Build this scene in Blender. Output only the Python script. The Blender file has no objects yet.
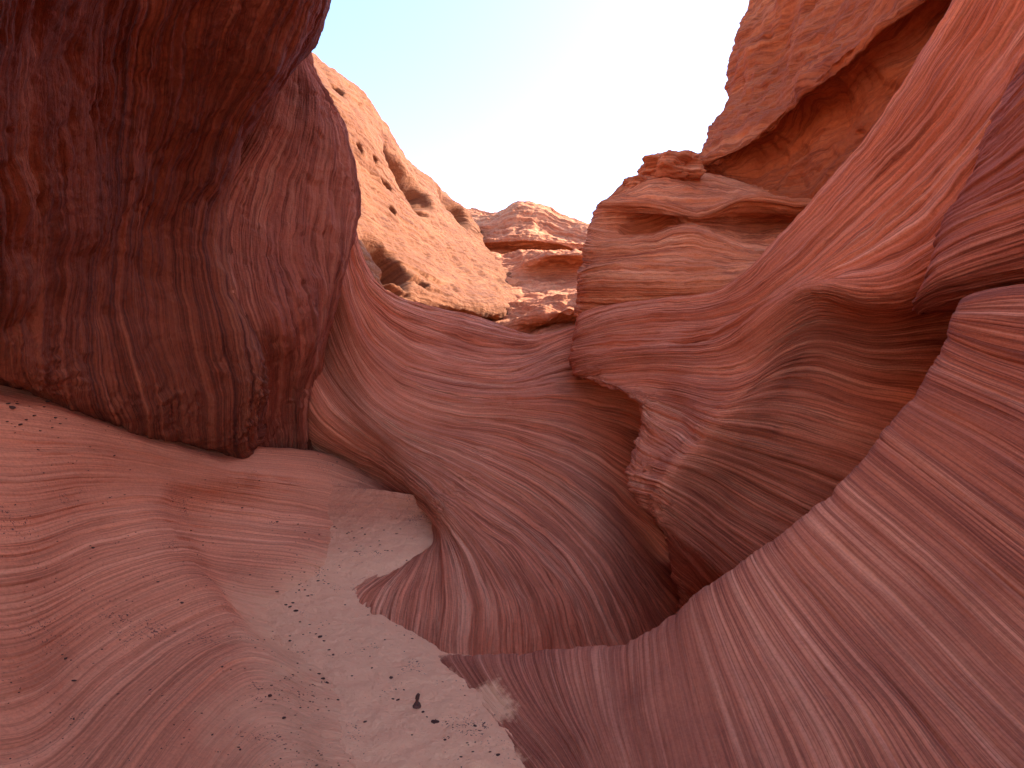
import bpy, math, random
import numpy as np
from mathutils import Vector
from mathutils.bvhtree import BVHTree

random.seed(7)
SC = bpy.context.scene
COL = SC.collection
CAM = np.array((0.0, 0.0, 1.6))
F = 560.0                       # focal length in pixels of the 1024 px wide frame

# ---------------------------------------------------------------- camera
cd = bpy.data.cameras.new('camera')
cam = bpy.data.objects.new('camera', cd)
COL.objects.link(cam)
cam.location = CAM
cam.rotation_euler = (math.radians(90), 0, 0)
cd.sensor_width = 36.0
cd.lens = 36.0 * F / 1024.0
cd.clip_start = 0.05
cd.clip_end = 3000
SC.camera = cam

# ---------------------------------------------------------------- world and sun
SUN_EL, SUN_AZ = math.radians(36), math.radians(72)   # azimuth from +Y towards +X
w = bpy.data.worlds.new('World')
SC.world = w
w.use_nodes = True
nt = w.node_tree
sky = nt.nodes.new('ShaderNodeTexSky')
sky.sky_type = 'NISHITA'
sky.sun_disc = False
sky.sun_elevation = SUN_EL
sky.sun_rotation = SUN_AZ
sky.altitude = 1300
sky.air_density = 0.6
sky.dust_density = 1.6
sky.ozone_density = 1.0
bg = nt.nodes['Background']
bg.inputs['Strength'].default_value = 0.125
nt.links.new(sky.outputs['Color'], bg.inputs['Color'])

sd = bpy.data.lights.new('sun', 'SUN')
sd.energy = 2.0
sd.angle = math.radians(0.5)
sd.color = (1.0, 0.93, 0.82)
so = bpy.data.objects.new('sun', sd)
COL.objects.link(so)
sv = Vector((math.sin(SUN_AZ) * math.cos(SUN_EL), math.cos(SUN_AZ) * math.cos(SUN_EL), math.sin(SUN_EL)))
so.rotation_euler = sv.to_track_quat('Z', 'Y').to_euler()
so.location = (20, 10, 30)

SC.view_settings.view_transform = 'Standard'
SC.view_settings.look = 'None'
SC.view_settings.gamma = 1.0
SC.view_settings.exposure = 3.14
SC.cycles.max_bounces = 10
SC.cycles.diffuse_bounces = 8
SC.cycles.glossy_bounces = 2
SC.cycles.use_denoising = True

# ---------------------------------------------------------------- noise
_rng = np.random.default_rng(11)
_PERM = np.tile(_rng.permutation(256), 3).astype(np.int32)
_G = _rng.normal(size=(256, 3)).astype(np.float32)
_G /= np.linalg.norm(_G, axis=1, keepdims=True)
_T = _rng.uniform(-1, 1, size=8192).astype(np.float32)


def n3(p):
    """gradient noise, p (...,3) -> about -0.7..0.7"""
    p = np.asarray(p, np.float32)
    i = np.floor(p).astype(np.int32)
    f = p - i
    u = f * f * f * (f * (f * 6 - 15) + 10)
    i &= 255
    out = 0
    for dx in (0, 1):
        wx = u[..., 0] if dx else 1 - u[..., 0]
        a = _PERM[(i[..., 0] + dx) & 255]
        for dy in (0, 1):
            wy = u[..., 1] if dy else 1 - u[..., 1]
            b = _PERM[a + ((i[..., 1] + dy) & 255)]
            for dz in (0, 1):
                wz = u[..., 2] if dz else 1 - u[..., 2]
                g = _G[_PERM[b + ((i[..., 2] + dz) & 255)] & 255]
                d = g[..., 0] * (f[..., 0] - dx) + g[..., 1] * (f[..., 1] - dy) + g[..., 2] * (f[..., 2] - dz)
                out = out + wx * wy * wz * d
    return out


def fbm(p, octs=4, gain=0.5):
    p = np.asarray(p, np.float32)
    a, s, out = 1.0, 1.0, 0
    for o in range(octs):
        out = out + a * n3(p * s + 13.7 * o)
        a *= gain
        s *= 2.03
    return out


def n1(x, seed=0):
    x = np.asarray(x, np.float64) + seed * 131.37 + 1000
    i = np.floor(x).astype(np.int64)
    f = (x - i).astype(np.float32)
    f = f * f * (3 - 2 * f)
    return _T[i % 8192] * (1 - f) + _T[(i + 1) % 8192] * f


def beds(x, seed=0, soft=0.16):
    """profile across stacked beds: every bed stands out by its own amount, rounds off and ends in a crevice"""
    x = x + 0.55 * n1(x * 0.37, seed + 50) + 0.3 * n1(x * 0.9, seed + 51)
    i = np.floor(x).astype(np.int64)
    t = (x - i).astype(np.float32)
    k = (i + seed * 977 + 4000)
    a, b = _T[k % 8192], _T[(k + 1) % 8192]
    e = np.clip((t - (1 - soft)) / soft, 0, 1)
    e = e * e * (3 - 2 * e)
    bulge = np.sqrt(np.clip(1 - (2 * t - 1) ** 2, 0, 1))
    return a * (1 - e) + b * e + 0.55 * (bulge - 0.75)


# ---------------------------------------------------------------- spline surfaces
def ray(px, py, d):
    return (CAM[0] + (px - 512) / F * d, CAM[1] + d, CAM[2] + (384 - py) / F * d)


def pt(c):
    if c[0] == 'w':
        return c[1:]
    return ray(*c)


def nat_spline(t, Y, q):
    """natural cubic spline through (t, Y[n,...]) at q"""
    n = len(t)
    h = np.diff(t)
    A = np.zeros((n, n))
    R = np.zeros((n,) + Y.shape[1:])
    A[0, 0] = A[-1, -1] = 1
    for i in range(1, n - 1):
        A[i, i - 1], A[i, i], A[i, i + 1] = h[i - 1], 2 * (h[i - 1] + h[i]), h[i]
        R[i] = 6 * ((Y[i + 1] - Y[i]) / h[i] - (Y[i] - Y[i - 1]) / h[i - 1])
    M = np.linalg.solve(A, R.reshape(n, -1)).reshape(R.shape)
    k = np.clip(np.searchsorted(t, q, side='right') - 1, 0, n - 2)
    e = (1,) * (Y.ndim - 1)
    hk = h[k].reshape((-1,) + e)
    a = (t[k + 1] - q).reshape((-1,) + e)
    b = (q - t[k]).reshape((-1,) + e)
    return (M[k] * a ** 3 + M[k + 1] * b ** 3) / (6 * hk) + (Y[k] / hk - M[k] * hk / 6) * a + (Y[k + 1] / hk - M[k + 1] * hk / 6) * b


def knots(P, ax, power=0.6):
    d = np.linalg.norm(np.diff(P, axis=ax), axis=2)
    m = np.median(d, axis=1 - ax)
    m = np.maximum(m, 0.12 * m.mean())
    return np.concatenate(([0], np.cumsum(m ** power))), np.concatenate(([0], np.cumsum(m)))


def link_mesh(name, V, faces_flat, loops, m, uv=None, smooth=True):
    """V (n,3); faces_flat: flat vertex indices; loops: corner count of each face"""
    me = bpy.data.meshes.new(name)
    me.vertices.add(len(V))
    me.vertices.foreach_set('co', np.ascontiguousarray(V, np.float32).ravel())
    me.loops.add(len(faces_flat))
    me.loops.foreach_set('vertex_index', faces_flat.astype(np.int32))
    me.polygons.add(len(loops))
    st = np.concatenate(([0], np.cumsum(loops)[:-1])).astype(np.int32)
    me.polygons.foreach_set('loop_start', st)
    if smooth:
        me.polygons.foreach_set('use_smooth', np.ones(len(loops), bool))
    if uv is not None:
        ul = me.uv_layers.new(name='strata')
        ul.data.foreach_set('uv', np.ascontiguousarray(uv[faces_flat], np.float32).ravel())
    me.materials.append(m)
    me.update(calc_edges=True)
    me.validate()
    o = bpy.data.objects.new(name, me)
    COL.objects.link(o)
    return o


def tag(o, label=None, cat=None, group=None, kind=None):
    if label:
        o['label'] = label
    if cat:
        o['category'] = cat
    if group:
        o['group'] = group
    if kind:
        o['kind'] = kind
    return o


BVH = {}


def rock(name, rows, m, res=(300, 300), back=(0, 1, 0), thick=1.5, f0=4.0, amp=0.03, warp=0.06, rough=0.02, rough_f=2.0,
         pit=0.0, dents=(), rag=None, seed=0, big=0.0, big_f=0.5, fade=None, crev=1.0, step=0.0, calm=None, rubble=()):
    """one rock body: a spline sheet whose rows run along the strata, weathered along its normals, closed behind"""
    P = np.array([[pt(c) for c in r] for r in rows], float)
    tv, mv = knots(P, 0)
    tu, mu = knots(P, 1)
    nv, nu = res
    # dense parameters, uniform in the spline parameter
    qv = np.linspace(0, tv[-1], nv)
    qu = np.linspace(0, tu[-1], nu)
    S = nat_spline(tv, P, qv)
    S = nat_spline(tu, S.transpose(1, 0, 2), qu).transpose(1, 0, 2)
    sm = np.interp(qv, tv, mv)[:, None]
    um = np.interp(qu, tu, mu)[None, :]
    dv = np.gradient(S, axis=0)
    du = np.gradient(S, axis=1)
    N = np.cross(du, dv)
    N /= np.linalg.norm(N, axis=2, keepdims=True) + 1e-9
    if np.median(np.sum(N * (CAM - S), axis=2)) < 0:
        N = -N
    lv = np.linalg.norm(dv, axis=2) / (np.gradient(sm, axis=0) + 1e-9)
    g = np.clip(lv, 0.15, 1.3)                       # local spacing of the strata against the average
    # strata coordinate, warped a little so that the lines wander
    s = sm + warp * (fbm(S * 0.45 + seed, 3)) + warp * 0.25 * fbm(S * 1.9 + seed + 5, 3)
    mod = np.clip(0.62 + 1.1 * fbm(S * 0.55 * (f0 / 4) ** 0.5 + seed * 3.1, 3), 0.12, 1.4)
    mod2 = np.clip(0.55 + 1.5 * fbm(S * 1.3 + seed * 1.7 + 40, 2), 0.0, 1.5)
    if calm is not None:
        cm = calm(np.linspace(0, 1, nv)[:, None], np.linspace(0, 1, nu)[None, :])
        mod = mod * cm
        mod2 = mod2 * cm
    m3 = np.clip(0.6 + 1.6 * fbm(S * 2.1 * (f0 / 6) ** 0.5 + seed * 5.3 + 17, 2), 0.0, 1.6)
    h = (0.8 * np.tanh(2.2 * n1(s * f0 * 0.45, seed)) * mod + 0.75 * beds(s * f0, seed + 1) * mod2
         + 0.50 * beds(s * f0 * 2.9, seed + 2) * m3 + 0.22 * beds(s * f0 * 7.3, seed + 3) * mod)
    cr = np.clip(1 - np.abs(n1(s * f0 * 0.8, seed + 7)) * 8, 0, 1) * m3
    h = h - crev * 0.8 * cr
    H = amp * g * h
    if step:
        H = H + step * np.tanh(5 * n1(s * f0 * 0.3, seed + 12)) * np.clip(0.6 + fbm(S * 0.4 + 70, 2), 0, 1)
    R = fbm(S * rough_f + seed * 2.3, 5, 0.55)
    H = H + rough * R
    if big:
        H = H + big * fbm(S * big_f + seed * 4.4, 3)
    if pit:
        q = fbm(S * rough_f * 1.6 + 91 + seed, 3)
        H = H - pit * np.clip(q - 0.18, 0, 1) * 2.2
    if dents or rubble:
        dd = S - CAM
        px = 512 + F * dd[..., 0] / np.maximum(dd[..., 1], .01)
        py = 384 - F * dd[..., 2] / np.maximum(dd[..., 1], .01)
        for (cx, cy, rx, rz, dep) in dents:
            j = np.argmin((px - cx) ** 2 + (py - cy) ** 2 + 2.0 * dd[..., 1])
            c = S.reshape(-1, 3)[j]
            k = (c[1]) / F
            e = S - c
            ax = du.reshape(-1, 3)[j]
            ax = ax / np.linalg.norm(ax)
            a = e @ ax
            b2 = np.maximum(np.sum(e * e, axis=2) - a * a, 0)
            wob = 1 + 0.45 * fbm(S / (k * max(rx, rz)) * 0.8 + cx, 3)
            r = np.sqrt((a / (rx * k)) ** 2 + b2 / (rz * k) ** 2) * wob
            H = H - dep * (1 / (1 + np.exp(np.clip((r - 1) * 9, -30, 30))))
        for (cx, cy, rp, am) in rubble:
            j = np.argmin((px - cx) ** 2 + (py - cy) ** 2 + 2.0 * dd[..., 1])
            c = S.reshape(-1, 3)[j]
            r = np.linalg.norm(S - c, axis=2) / (c[1] / F * rp)
            sel = r < 1.6
            if sel.any():
                k = am * np.clip(1.4 - r[sel], 0, 1)
                H[sel] += k * 0.6 * (np.abs(fbm(S[sel] * 7 + cx, 4, 0.55)) * 2 - 0.5)
    if fade is not None:
        H = H * fade(np.linspace(0, 1, nv)[:, None], np.linspace(0, 1, nu)[None, :])
    V = S + N * H[..., None]
    if rag is not None:                                # ragged free edge: some beds break off further back than others
        amp_r, u0, u1, fr = rag
        t = np.linspace(0, 1, nu)[None, :]
        mk = np.clip((u1 - t) / (u1 - u0), 0, 1) ** 1.5
        tu_ = du / (np.linalg.norm(du, axis=2, keepdims=True) + 1e-9)
        rg = np.tanh(3 * n1(s * fr, seed + 21)) * 0.6 + 0.5 * n1(s * fr * 3.1, seed + 22) + 0.9 * fbm(S * 3.0 + 3, 3)
        V = V + tu_ * (amp_r * rg * mk)[..., None]
    n = nv * nu
    idx = np.arange(n).reshape(nv, nu)
    quads = np.stack([idx[:-1, :-1], idx[:-1, 1:], idx[1:, 1:], idx[1:, :-1]], -1).reshape(-1, 4)
    loop = np.concatenate([idx[0, :-1], idx[:-1, -1], idx[-1, :0:-1], idx[:0:-1, 0]])
    B = V.reshape(-1, 3)[loop] + np.array(back, float) / np.linalg.norm(back) * thick
    cen = B.mean(axis=0)[None] + np.array(back, float) / np.linalg.norm(back) * thick * 0.2
    m_ = len(loop)
    bi = n + np.arange(m_)
    side = np.stack([loop, bi, np.roll(bi, -1), np.roll(loop, -1)], -1)
    fan = np.stack([bi, np.full(m_, n + m_), np.roll(bi, -1)], -1)
    VV = np.concatenate([V.reshape(-1, 3), B, cen])
    uv = np.zeros((len(VV), 2))
    uv[:n, 0] = np.broadcast_to(um, (nv, nu)).ravel()
    uv[:n, 1] = s.ravel()
    uv[n:n + m_] = uv[loop]
    ff = np.concatenate([quads.ravel(), side.ravel(), fan.ravel()])
    lp = np.concatenate([np.full(len(quads), 4), np.full(m_, 4), np.full(m_, 3)])
    o = link_mesh(name, VV, ff, lp, m, uv)
    BVH[o.name] = BVHTree.FromPolygons(V.reshape(-1, 3)[::1].tolist(), quads.tolist()) if name in ('sand_path', 'pale_slab') else None
    return o


# ---------------------------------------------------------------- materials
def rock_mat(name, deep, mid, pale, k=6.0, along=0.25, fine=4.0, contrast=1.0, bump=0.5, grain=60.0, speck=0.0, dust=None, roughness=0.9, blotch=0.35,
             bump_d=0.01, low=None):
    m = bpy.data.materials.new(name)
    m.use_nodes = True
    t = m.node_tree
    N, L = t.nodes, t.links
    b = N['Principled BSDF']
    b.inputs['Roughness'].default_value = roughness
    b.inputs['Specular IOR Level'].default_value = 0.25

    def node(kind, **kw):
        x = N.new(kind)
        for a, v in kw.items():
            setattr(x, a, v)
        return x

    uv = node('ShaderNodeUVMap')
    uv.uv_map = 'strata'
    tc = node('ShaderNodeTexCoord')

    def noise(vec, scale, detail=3.0, rough=0.55):
        x = node('ShaderNodeTexNoise')
        x.inputs['Scale'].default_value = scale
        x.inputs['Detail'].default_value = detail
        x.inputs['Roughness'].default_value = rough
        L.new(vec, x.inputs['Vector'])
        return x.outputs['Fac']

    def mapped(sx, sy, off=0.0):
        x = node('ShaderNodeMapping')
        x.inputs['Scale'].default_value = (sx, sy, 1)
        x.inputs['Location'].default_value = (off, off * 1.7, off * .3)
        L.new(uv.outputs['UV'], x.inputs['Vector'])
        return x.outputs['Vector']

    def ramp(fac, stops):
        x = node('ShaderNodeValToRGB')
        cr = x.color_ramp
        while len(cr.elements) < len(stops):
            cr.elements.new(0.5)
        for e, (p, c) in zip(cr.elements, stops):
            e.position = p
            e.color = (*c, 1) if len(c) == 3 else c
        L.new(fac, x.inputs['Fac'])
        return x.outputs['Color']

    def mix(fac, a, bb, blend='MIX'):
        x = node('ShaderNodeMix', data_type='RGBA', blend_type=blend)
        for sock, v in ((x.inputs['Factor'], fac), (x.inputs['A'], a), (x.inputs['B'], bb)):
            if isinstance(v, (int, float)):
                sock.default_value = v
            elif isinstance(v, tuple):
                sock.default_value = (*v, 1)
            else:
                L.new(v, sock)
        return x.outputs['Result']

    c = contrast
    s1 = noise(mapped(along, k), 1.0, 7.0, 0.68)
    base = ramp(s1, [(0.5 - 0.22 / c, deep), (0.5, mid), (0.5 + 0.22 / c, pale)])
    s2 = noise(mapped(along * 2, k * fine, 3.1), 1.0, 4.0, 0.6)
    lines = ramp(s2, [(0.33, (0.86, 0.82, 0.80)), (0.42, (1, 1, 1)), (0.462, (0.50, 0.42, 0.40)), (0.49, (0.62, 0.55, 0.52)), (0.52, (1, 1, 1)), (0.64, (1.2, 1.27, 1.3))])
    base = mix(min(0.62 * c, 0.95), base, lines, 'MULTIPLY')
    # the banding is strong in some beds and faint in others
    s6 = noise(mapped(along * 2.5, k * 0.16, 11.3), 1.0, 4.0, 0.6)
    mk = ramp(s6, [(0.34, (0.40, 0.40, 0.40)), (0.58, (1, 1, 1))])
    base = mix(mk, mid, base)
    s3 = noise(tc.outputs['Object'], 0.9, 4.0, 0.6)
    blo = ramp(s3, [(0.3, (0.80, 0.74, 0.72)), (0.5, (1, 1, 1)), (0.72, (1.14, 1.16, 1.16))])
    base = mix(blotch * 2, base, blo, 'MULTIPLY')
    gr = noise(tc.outputs['Object'], grain, 3.0, 0.7)
    gc = ramp(gr, [(0.3, (0.82, 0.79, 0.78)), (0.5, (1, 1, 1)), (0.7, (1.12, 1.13, 1.13))])
    base = mix(0.8, base, gc, 'MULTIPLY')
    if dust is not None:
        ge = node('ShaderNodeNewGeometry')
        sx = node('ShaderNodeSeparateXYZ')
        L.new(ge.outputs['Normal'], sx.inputs[0])
        ad = node('ShaderNodeMath', operation='MULTIPLY_ADD')
        L.new(noise(tc.outputs['Object'], 2.2, 5.0, 0.65), ad.inputs[0])
        ad.inputs[1].default_value = 0.9
        L.new(sx.outputs['Z'], ad.inputs[2])
        dr = ramp(ad.outputs[0], [(dust[1], (0, 0, 0)), (dust[2], (1, 1, 1))])
        base = mix(dr, base, dust[0])
    if low is not None:                               # blown sand lying on the foot of the rock
        ge = node('ShaderNodeNewGeometry')
        sx = node('ShaderNodeSeparateXYZ')
        L.new(ge.outputs['Position'], sx.inputs[0])
        ad = node('ShaderNodeMath', operation='MULTIPLY_ADD')
        L.new(noise(tc.outputs['Object'], 3.0, 7.0, 0.7), ad.inputs[0])
        ad.inputs[1].default_value = 0.32
        L.new(sx.outputs['Z'], ad.inputs[2])
        dr = ramp(ad.outputs[0], [(0.16 + low[1], (1, 1, 1)), (0.16 + low[2], (0, 0, 0))])
        base = mix(dr, base, low[0])
    if speck:                                         # small dark grains lying in patches
        v = noise(tc.outputs['Object'], 85.0, 2.0, 0.6)
        v2 = noise(tc.outputs['Object'], 2.6, 4.0, 0.7)
        mu = node('ShaderNodeMath', operation='MULTIPLY')
        L.new(v, mu.inputs[0])
        L.new(v2, mu.inputs[1])
        sp = ramp(mu.outputs[0], [(0.405 - 0.02 * speck, (0, 0, 0)), (0.425 - 0.02 * speck, (1, 1, 1))])
        base = mix(sp, base, (0.13, 0.042, 0.03))
    L.new(base, b.inputs['Base Color'])
    # bump: fine beds plus grain
    s4 = noise(mapped(along * 3, k * fine * 1.4, 7.7), 1.0, 5.0, 0.7)
    s5 = noise(tc.outputs['Object'], grain * 0.35, 6.0, 0.7)
    ad2 = node('ShaderNodeMath', operation='MULTIPLY_ADD')
    L.new(s5, ad2.inputs[0])
    ad2.inputs[1].default_value = 0.9
    L.new(s4, ad2.inputs[2])
    bp = node('ShaderNodeBump')
    bp.inputs['Strength'].default_value = bump
    bp.inputs['Distance'].default_value = bump_d
    L.new(ad2.outputs[0], bp.inputs['Height'])
    L.new(bp.outputs['Normal'], b.inputs['Normal'])
    return m


DEEP, MID, PALE = (0.43, 0.095, 0.038), (0.65, 0.180, 0.084), (0.78, 0.305, 0.160)
DUST = (0.77, 0.355, 0.18)
M_C = rock_mat('banded_sandstone', DEEP, MID, PALE, k=8, fine=4.2, contrast=1.6, bump=1.0, bump_d=0.03)
M_D = rock_mat('ledged_sandstone', DEEP, MID, PALE, k=8, fine=4.2, contrast=1.6, bump=1.0, bump_d=0.03)
M_G = rock_mat('mauve_sandstone', (0.30, 0.062, 0.031), (0.45, 0.115, 0.060), (0.60, 0.205, 0.115), k=9, fine=3.6, contrast=1.6, bump=1.0, bump_d=0.02)
M_E = rock_mat('mauve_banded_sandstone', (0.27, 0.061, 0.029), (0.42, 0.114, 0.056), (0.56, 0.20, 0.108), k=10, fine=4.4, along=0.18, contrast=1.6, bump=1.0,
               bump_d=0.010, low=(DUST, -0.035, 0.0))
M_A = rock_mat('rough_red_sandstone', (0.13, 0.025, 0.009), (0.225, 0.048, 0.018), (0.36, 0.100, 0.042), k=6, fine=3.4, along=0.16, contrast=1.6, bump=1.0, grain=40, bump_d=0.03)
M_B = rock_mat('fluted_sandstone', (0.23, 0.050, 0.024), (0.37, 0.095, 0.047), (0.52, 0.18, 0.095), k=6, fine=3.6, contrast=1.6, bump=1.0, bump_d=0.03)
M_L = rock_mat('pale_sandstone', (0.49, 0.140, 0.063), (0.65, 0.208, 0.100), (0.76, 0.295, 0.153), k=8, fine=4, along=0.15, contrast=1.0, bump=1.0,
               bump_d=0.016, speck=1.0, low=(DUST, -0.03, 0.17))
M_W = rock_mat('orange_sandstone', (0.15, 0.045, 0.015), (0.20, 0.066, 0.023), (0.235, 0.088, 0.034), k=1.6, fine=4, contrast=1.2, bump=1.0, grain=12, bump_d=0.08)
M_X = rock_mat('orange_ledged_sandstone', (0.40, 0.125, 0.050), (0.50, 0.180, 0.078), (0.56, 0.235, 0.11), k=1.6, fine=4, contrast=1.2, bump=1.0, grain=10, bump_d=0.06)
M_F = rock_mat('rust_sandstone', (0.28, 0.050, 0.012), (0.41, 0.088, 0.022), (0.50, 0.140, 0.046), k=2.6, fine=3.5, contrast=1.2, bump=1.0, grain=14, bump_d=0.08)
M_S = rock_mat('pale_sand', (0.52, 0.155, 0.072), (0.64, 0.215, 0.104), (0.74, 0.295, 0.155), k=1.5, fine=3, contrast=0.6, bump=1.0, grain=70, bump_d=0.03, speck=1.3,
               low=((0.88, 0.405, 0.208), 0.02, 0.26))
M_R = rock_mat('cream_bounce_rock', (0.50, 0.27, 0.16), (0.62, 0.37, 0.24), (0.70, 0.47, 0.33), k=1.5, fine=4, contrast=1.0, bump=1.0, grain=12, bump_d=0.06)  # for the added slope: cream so that its bounced light is less red
M_K = rock_mat('bounce_warmed_sandstone', (0.42, 0.100, 0.036), (0.63, 0.195, 0.076), (0.75, 0.31, 0.145), k=5, fine=3.6, contrast=1.6, bump=1.0, bump_d=0.03)  # orange light bounced off the sunlit cliff is put into this colour
M_T = rock_mat('dark_debris', (0.05, 0.018, 0.012), (0.09, 0.032, 0.02), (0.15, 0.06, 0.04), k=8, bump=0.6)

# ---------------------------------------------------------------- rock bodies (rows run along the strata)
W = 'w'
A_rows = [
    [(W, 5.00, -9, 8.5), (W, -5.10, -9, 6.5), (W, -6.70, -9, 4.5), (W, -7.40, -9, 3.3), (W, -7.80, -9, 2.5), (W, -7.90, -9, 2.0), (W, -7.80, -9, 1.6), (W, -8.50, -9, 1.55)],
    [(W, -1.2, -3, 6.4), (W, -1.0, -3, 5.2), (W, -1.9, -3, 4.2), (W, -2.5, -3, 3.2), (W, -3.0, -3, 2.5), (W, -3.2, -3, 2.0), (W, -3.2, -3, 1.7), (W, -3.9, -3, 1.6)],
    [(W, -1.6, 0.2, 5.6), (W, -1.2, 0.2, 4.8), (W, -1.7, 0.3, 3.9), (W, -2.2, 0.5, 3.0), (W, -2.6, 0.8, 2.4), (W, -2.9, 1.1, 1.95), (W, -3.0, 1.3, 1.65), (W, -3.6, 1.5, 1.6)],
    [(W, -2.2, 1.5, 4.9), (-120, -250, 1.5), (-100, 0, 1.7), (-80, 110, 2.0), (-60, 220, 2.4), (-60, 310, 2.8), (-60, 362, 3.1), (-50, 378, 3.7)],
    [(W, -2.2, 1.9, 5.0), (30, -250, 1.9), (20, 0, 2.1), (20, 110, 2.5), (20, 220, 2.9), (20, 320, 3.2), (20, 386, 3.40), (30, 396, 4.2)],
    [(W, -2.2, 2.4, 5.3), (120, -250, 2.3), (105, 0, 2.7), (90, 110, 3.1), (85, 220, 3.5), (80, 320, 3.75), (82, 405, 3.85), (95, 413, 4.7)],
    [(W, -2.1, 2.9, 5.7), (200, -250, 2.8), (185, 0, 3.3), (160, 110, 3.8), (145, 220, 4.2), (140, 320, 4.25), (156, 426, 4.4), (170, 430, 5.3)],
    [(W, -2.0, 3.4, 6.2), (280, -250, 3.2), (265, 0, 3.8), (225, 110, 4.3), (190, 220, 4.7), (190, 330, 4.6), (205, 440, 4.85), (215, 440, 5.8)],
    [(W, -1.9, 3.7, 6.5), (320, -250, 3.5), (305, 0, 4.1), (262, 100, 4.6), (215, 205, 5.0), (230, 340, 4.85), (240, 447, 5.15), (250, 445, 6)],
    [(W, -1.8, 4.2, 7.0), (345, -250, 4.0), (325, 0, 4.6), (288, 68, 5.1), (225, 195, 5.5), (260, 355, 5.2), (257, 425, 5.45), (262, 430, 6.2)],
    [(W, -2.2, 5.6, 8.0), (350, -250, 5.5), (318, 0, 6.0), (275, 80, 6.3), (215, 205, 6.2), (258, 370, 6.1), (253, 425, 6.2), (255, 430, 6.8)],
]
B_rows = [
    [(280, -120, 6.4), (270, 20, 6.0), (235, 120, 5.6), (195, 200, 5.4), (180, 270, 5.3), (190, 340, 5.3), (215, 390, 5.6), (240, 475, 6.4)],
    [(300, -120, 6.7), (291, 30, 6.3), (258, 130, 5.7), (222, 188, 5.3), (206, 240, 5.05), (215, 310, 5.0), (240, 375, 5.4), (262, 475, 6.6)],
    [(304, -120, 6.9), (294, 38, 6.5), (275, 120, 5.9), (245, 190, 5.5), (235, 250, 5.25), (248, 320, 5.15), (265, 380, 5.7), (275, 475, 6.7)],
    [(307, -120, 7.1), (297, 46, 6.6), (295, 115, 6.2), (272, 195, 5.8), (268, 255, 5.5), (285, 325, 5.5), (286, 385, 6.2), (290, 475, 6.9)],
    [(310, -120, 7.2), (300, 52, 6.7), (312, 105, 6.4), (303, 185, 6.15), (300, 250, 5.95), (312, 318, 6.0), (300, 395, 6.4), (302, 475, 7.0)],
    [(313, -120, 7.3), (302, 54, 6.9), (326, 109, 6.7), (332, 175, 6.5), (328, 240, 6.35), (324, 312, 6.3), (306, 394, 6.6), (312, 475, 7.2)],
    [(316, -120, 7.6), (304, 56, 7.2), (331, 110, 7.1), (349, 172, 6.95), (351, 222, 6.8), (331, 305, 6.7), (310, 395, 7.1), (315, 475, 7.6)],
    [(320, -120, 9.5), (302, 62, 9.2), (322, 118, 9), (340, 175, 8.8), (342, 230, 8.5), (326, 310, 8.0), (308, 396, 8.2), (312, 475, 8.5)],
]
C_rows = [
    [(355, 235, 9.6), (376, 300, 10.2), (415, 330, 10.6), (490, 350, 11.2), (525, 360, 11.6), (555, 355, 11.8), (620, 345, 11.8), (690, 345, 12.2)],
    [(349, 215, 7.6), (374, 284, 8.2), (420, 309, 8.9), (492, 327, 9.4), (525, 336, 9.7), (555, 333, 9.9), (615, 315, 10.0), (690, 300, 10.4)],
    [(343, 220, 7.1), (363, 300, 7.7), (408, 345, 8.3), (500, 366, 8.5), (535, 360, 9.1), (565, 346, 9.4), (625, 328, 9.6), (700, 325, 10)],
    [(338, 225, 6.85), (353, 305, 7.3), (395, 362, 7.75), (512, 384, 7.9), (552, 378, 8.6), (595, 372, 9.1), (660, 380, 9.3), (740, 400, 9.6)],
    [(332, 230, 6.7), (345, 308, 7.1), (388, 378, 7.4), (500, 408, 7.35), (562, 415, 8.1), (615, 432, 8.5), (690, 470, 8.6), (780, 510, 8.8)],
    [(328, 240, 6.65), (336, 320, 7.15), (378, 393, 7.1), (482, 432, 6.95), (560, 455, 7.3), (630, 504, 7.6), (700, 570, 7.6), (780, 640, 7.8)],
    [(324, 260, 6.6), (328, 345, 7.25), (372, 410, 6.85), (470, 457, 6.4), (550, 505, 6.5), (612, 570, 6.2), (660, 660, 5.8), (740, 740, 6.4)],
    [(320, 285, 6.6), (322, 372, 7.2), (375, 432, 6.55), (452, 486, 5.8), (515, 530, 5.6), (572, 592, 5.2), (610, 690, 4.8), (690, 790, 5.0)],
    [(315, 300, 6.8), (314, 395, 6.75), (368, 446, 6.6), (440, 503, 5.35), (475, 540, 5.0), (512, 600, 4.4), (525, 700, 3.9), (600, 800, 3.9)],
    [(300, 330, 7.1), (308, 425, 7.0), (366, 462, 6.8), (434, 518, 5.45), (445, 545, 5.0), (452, 598, 4.2), (452, 680, 3.5), (520, 780, 3.2)],
    [(290, 360, 7.3), (302, 450, 7.2), (360, 480, 6.9), (428, 532, 5.55), (420, 555, 5.0), (397, 592, 4.2), (392, 650, 3.65), (440, 720, 3.1)],
    [(280, 380, 7.4), (298, 470, 7.3), (350, 500, 6.9), (424, 545, 5.6), (400, 562, 5.0), (352, 588, 4.32), (345, 620, 4.05), (380, 660, 3.6)],
    [(275, 400, 7.5), (295, 490, 7.4), (340, 515, 6.9), (418, 556, 5.6), (385, 570, 5.05), (322, 586, 4.5), (300, 605, 4.3), (320, 625, 4.0)],
]
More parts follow.
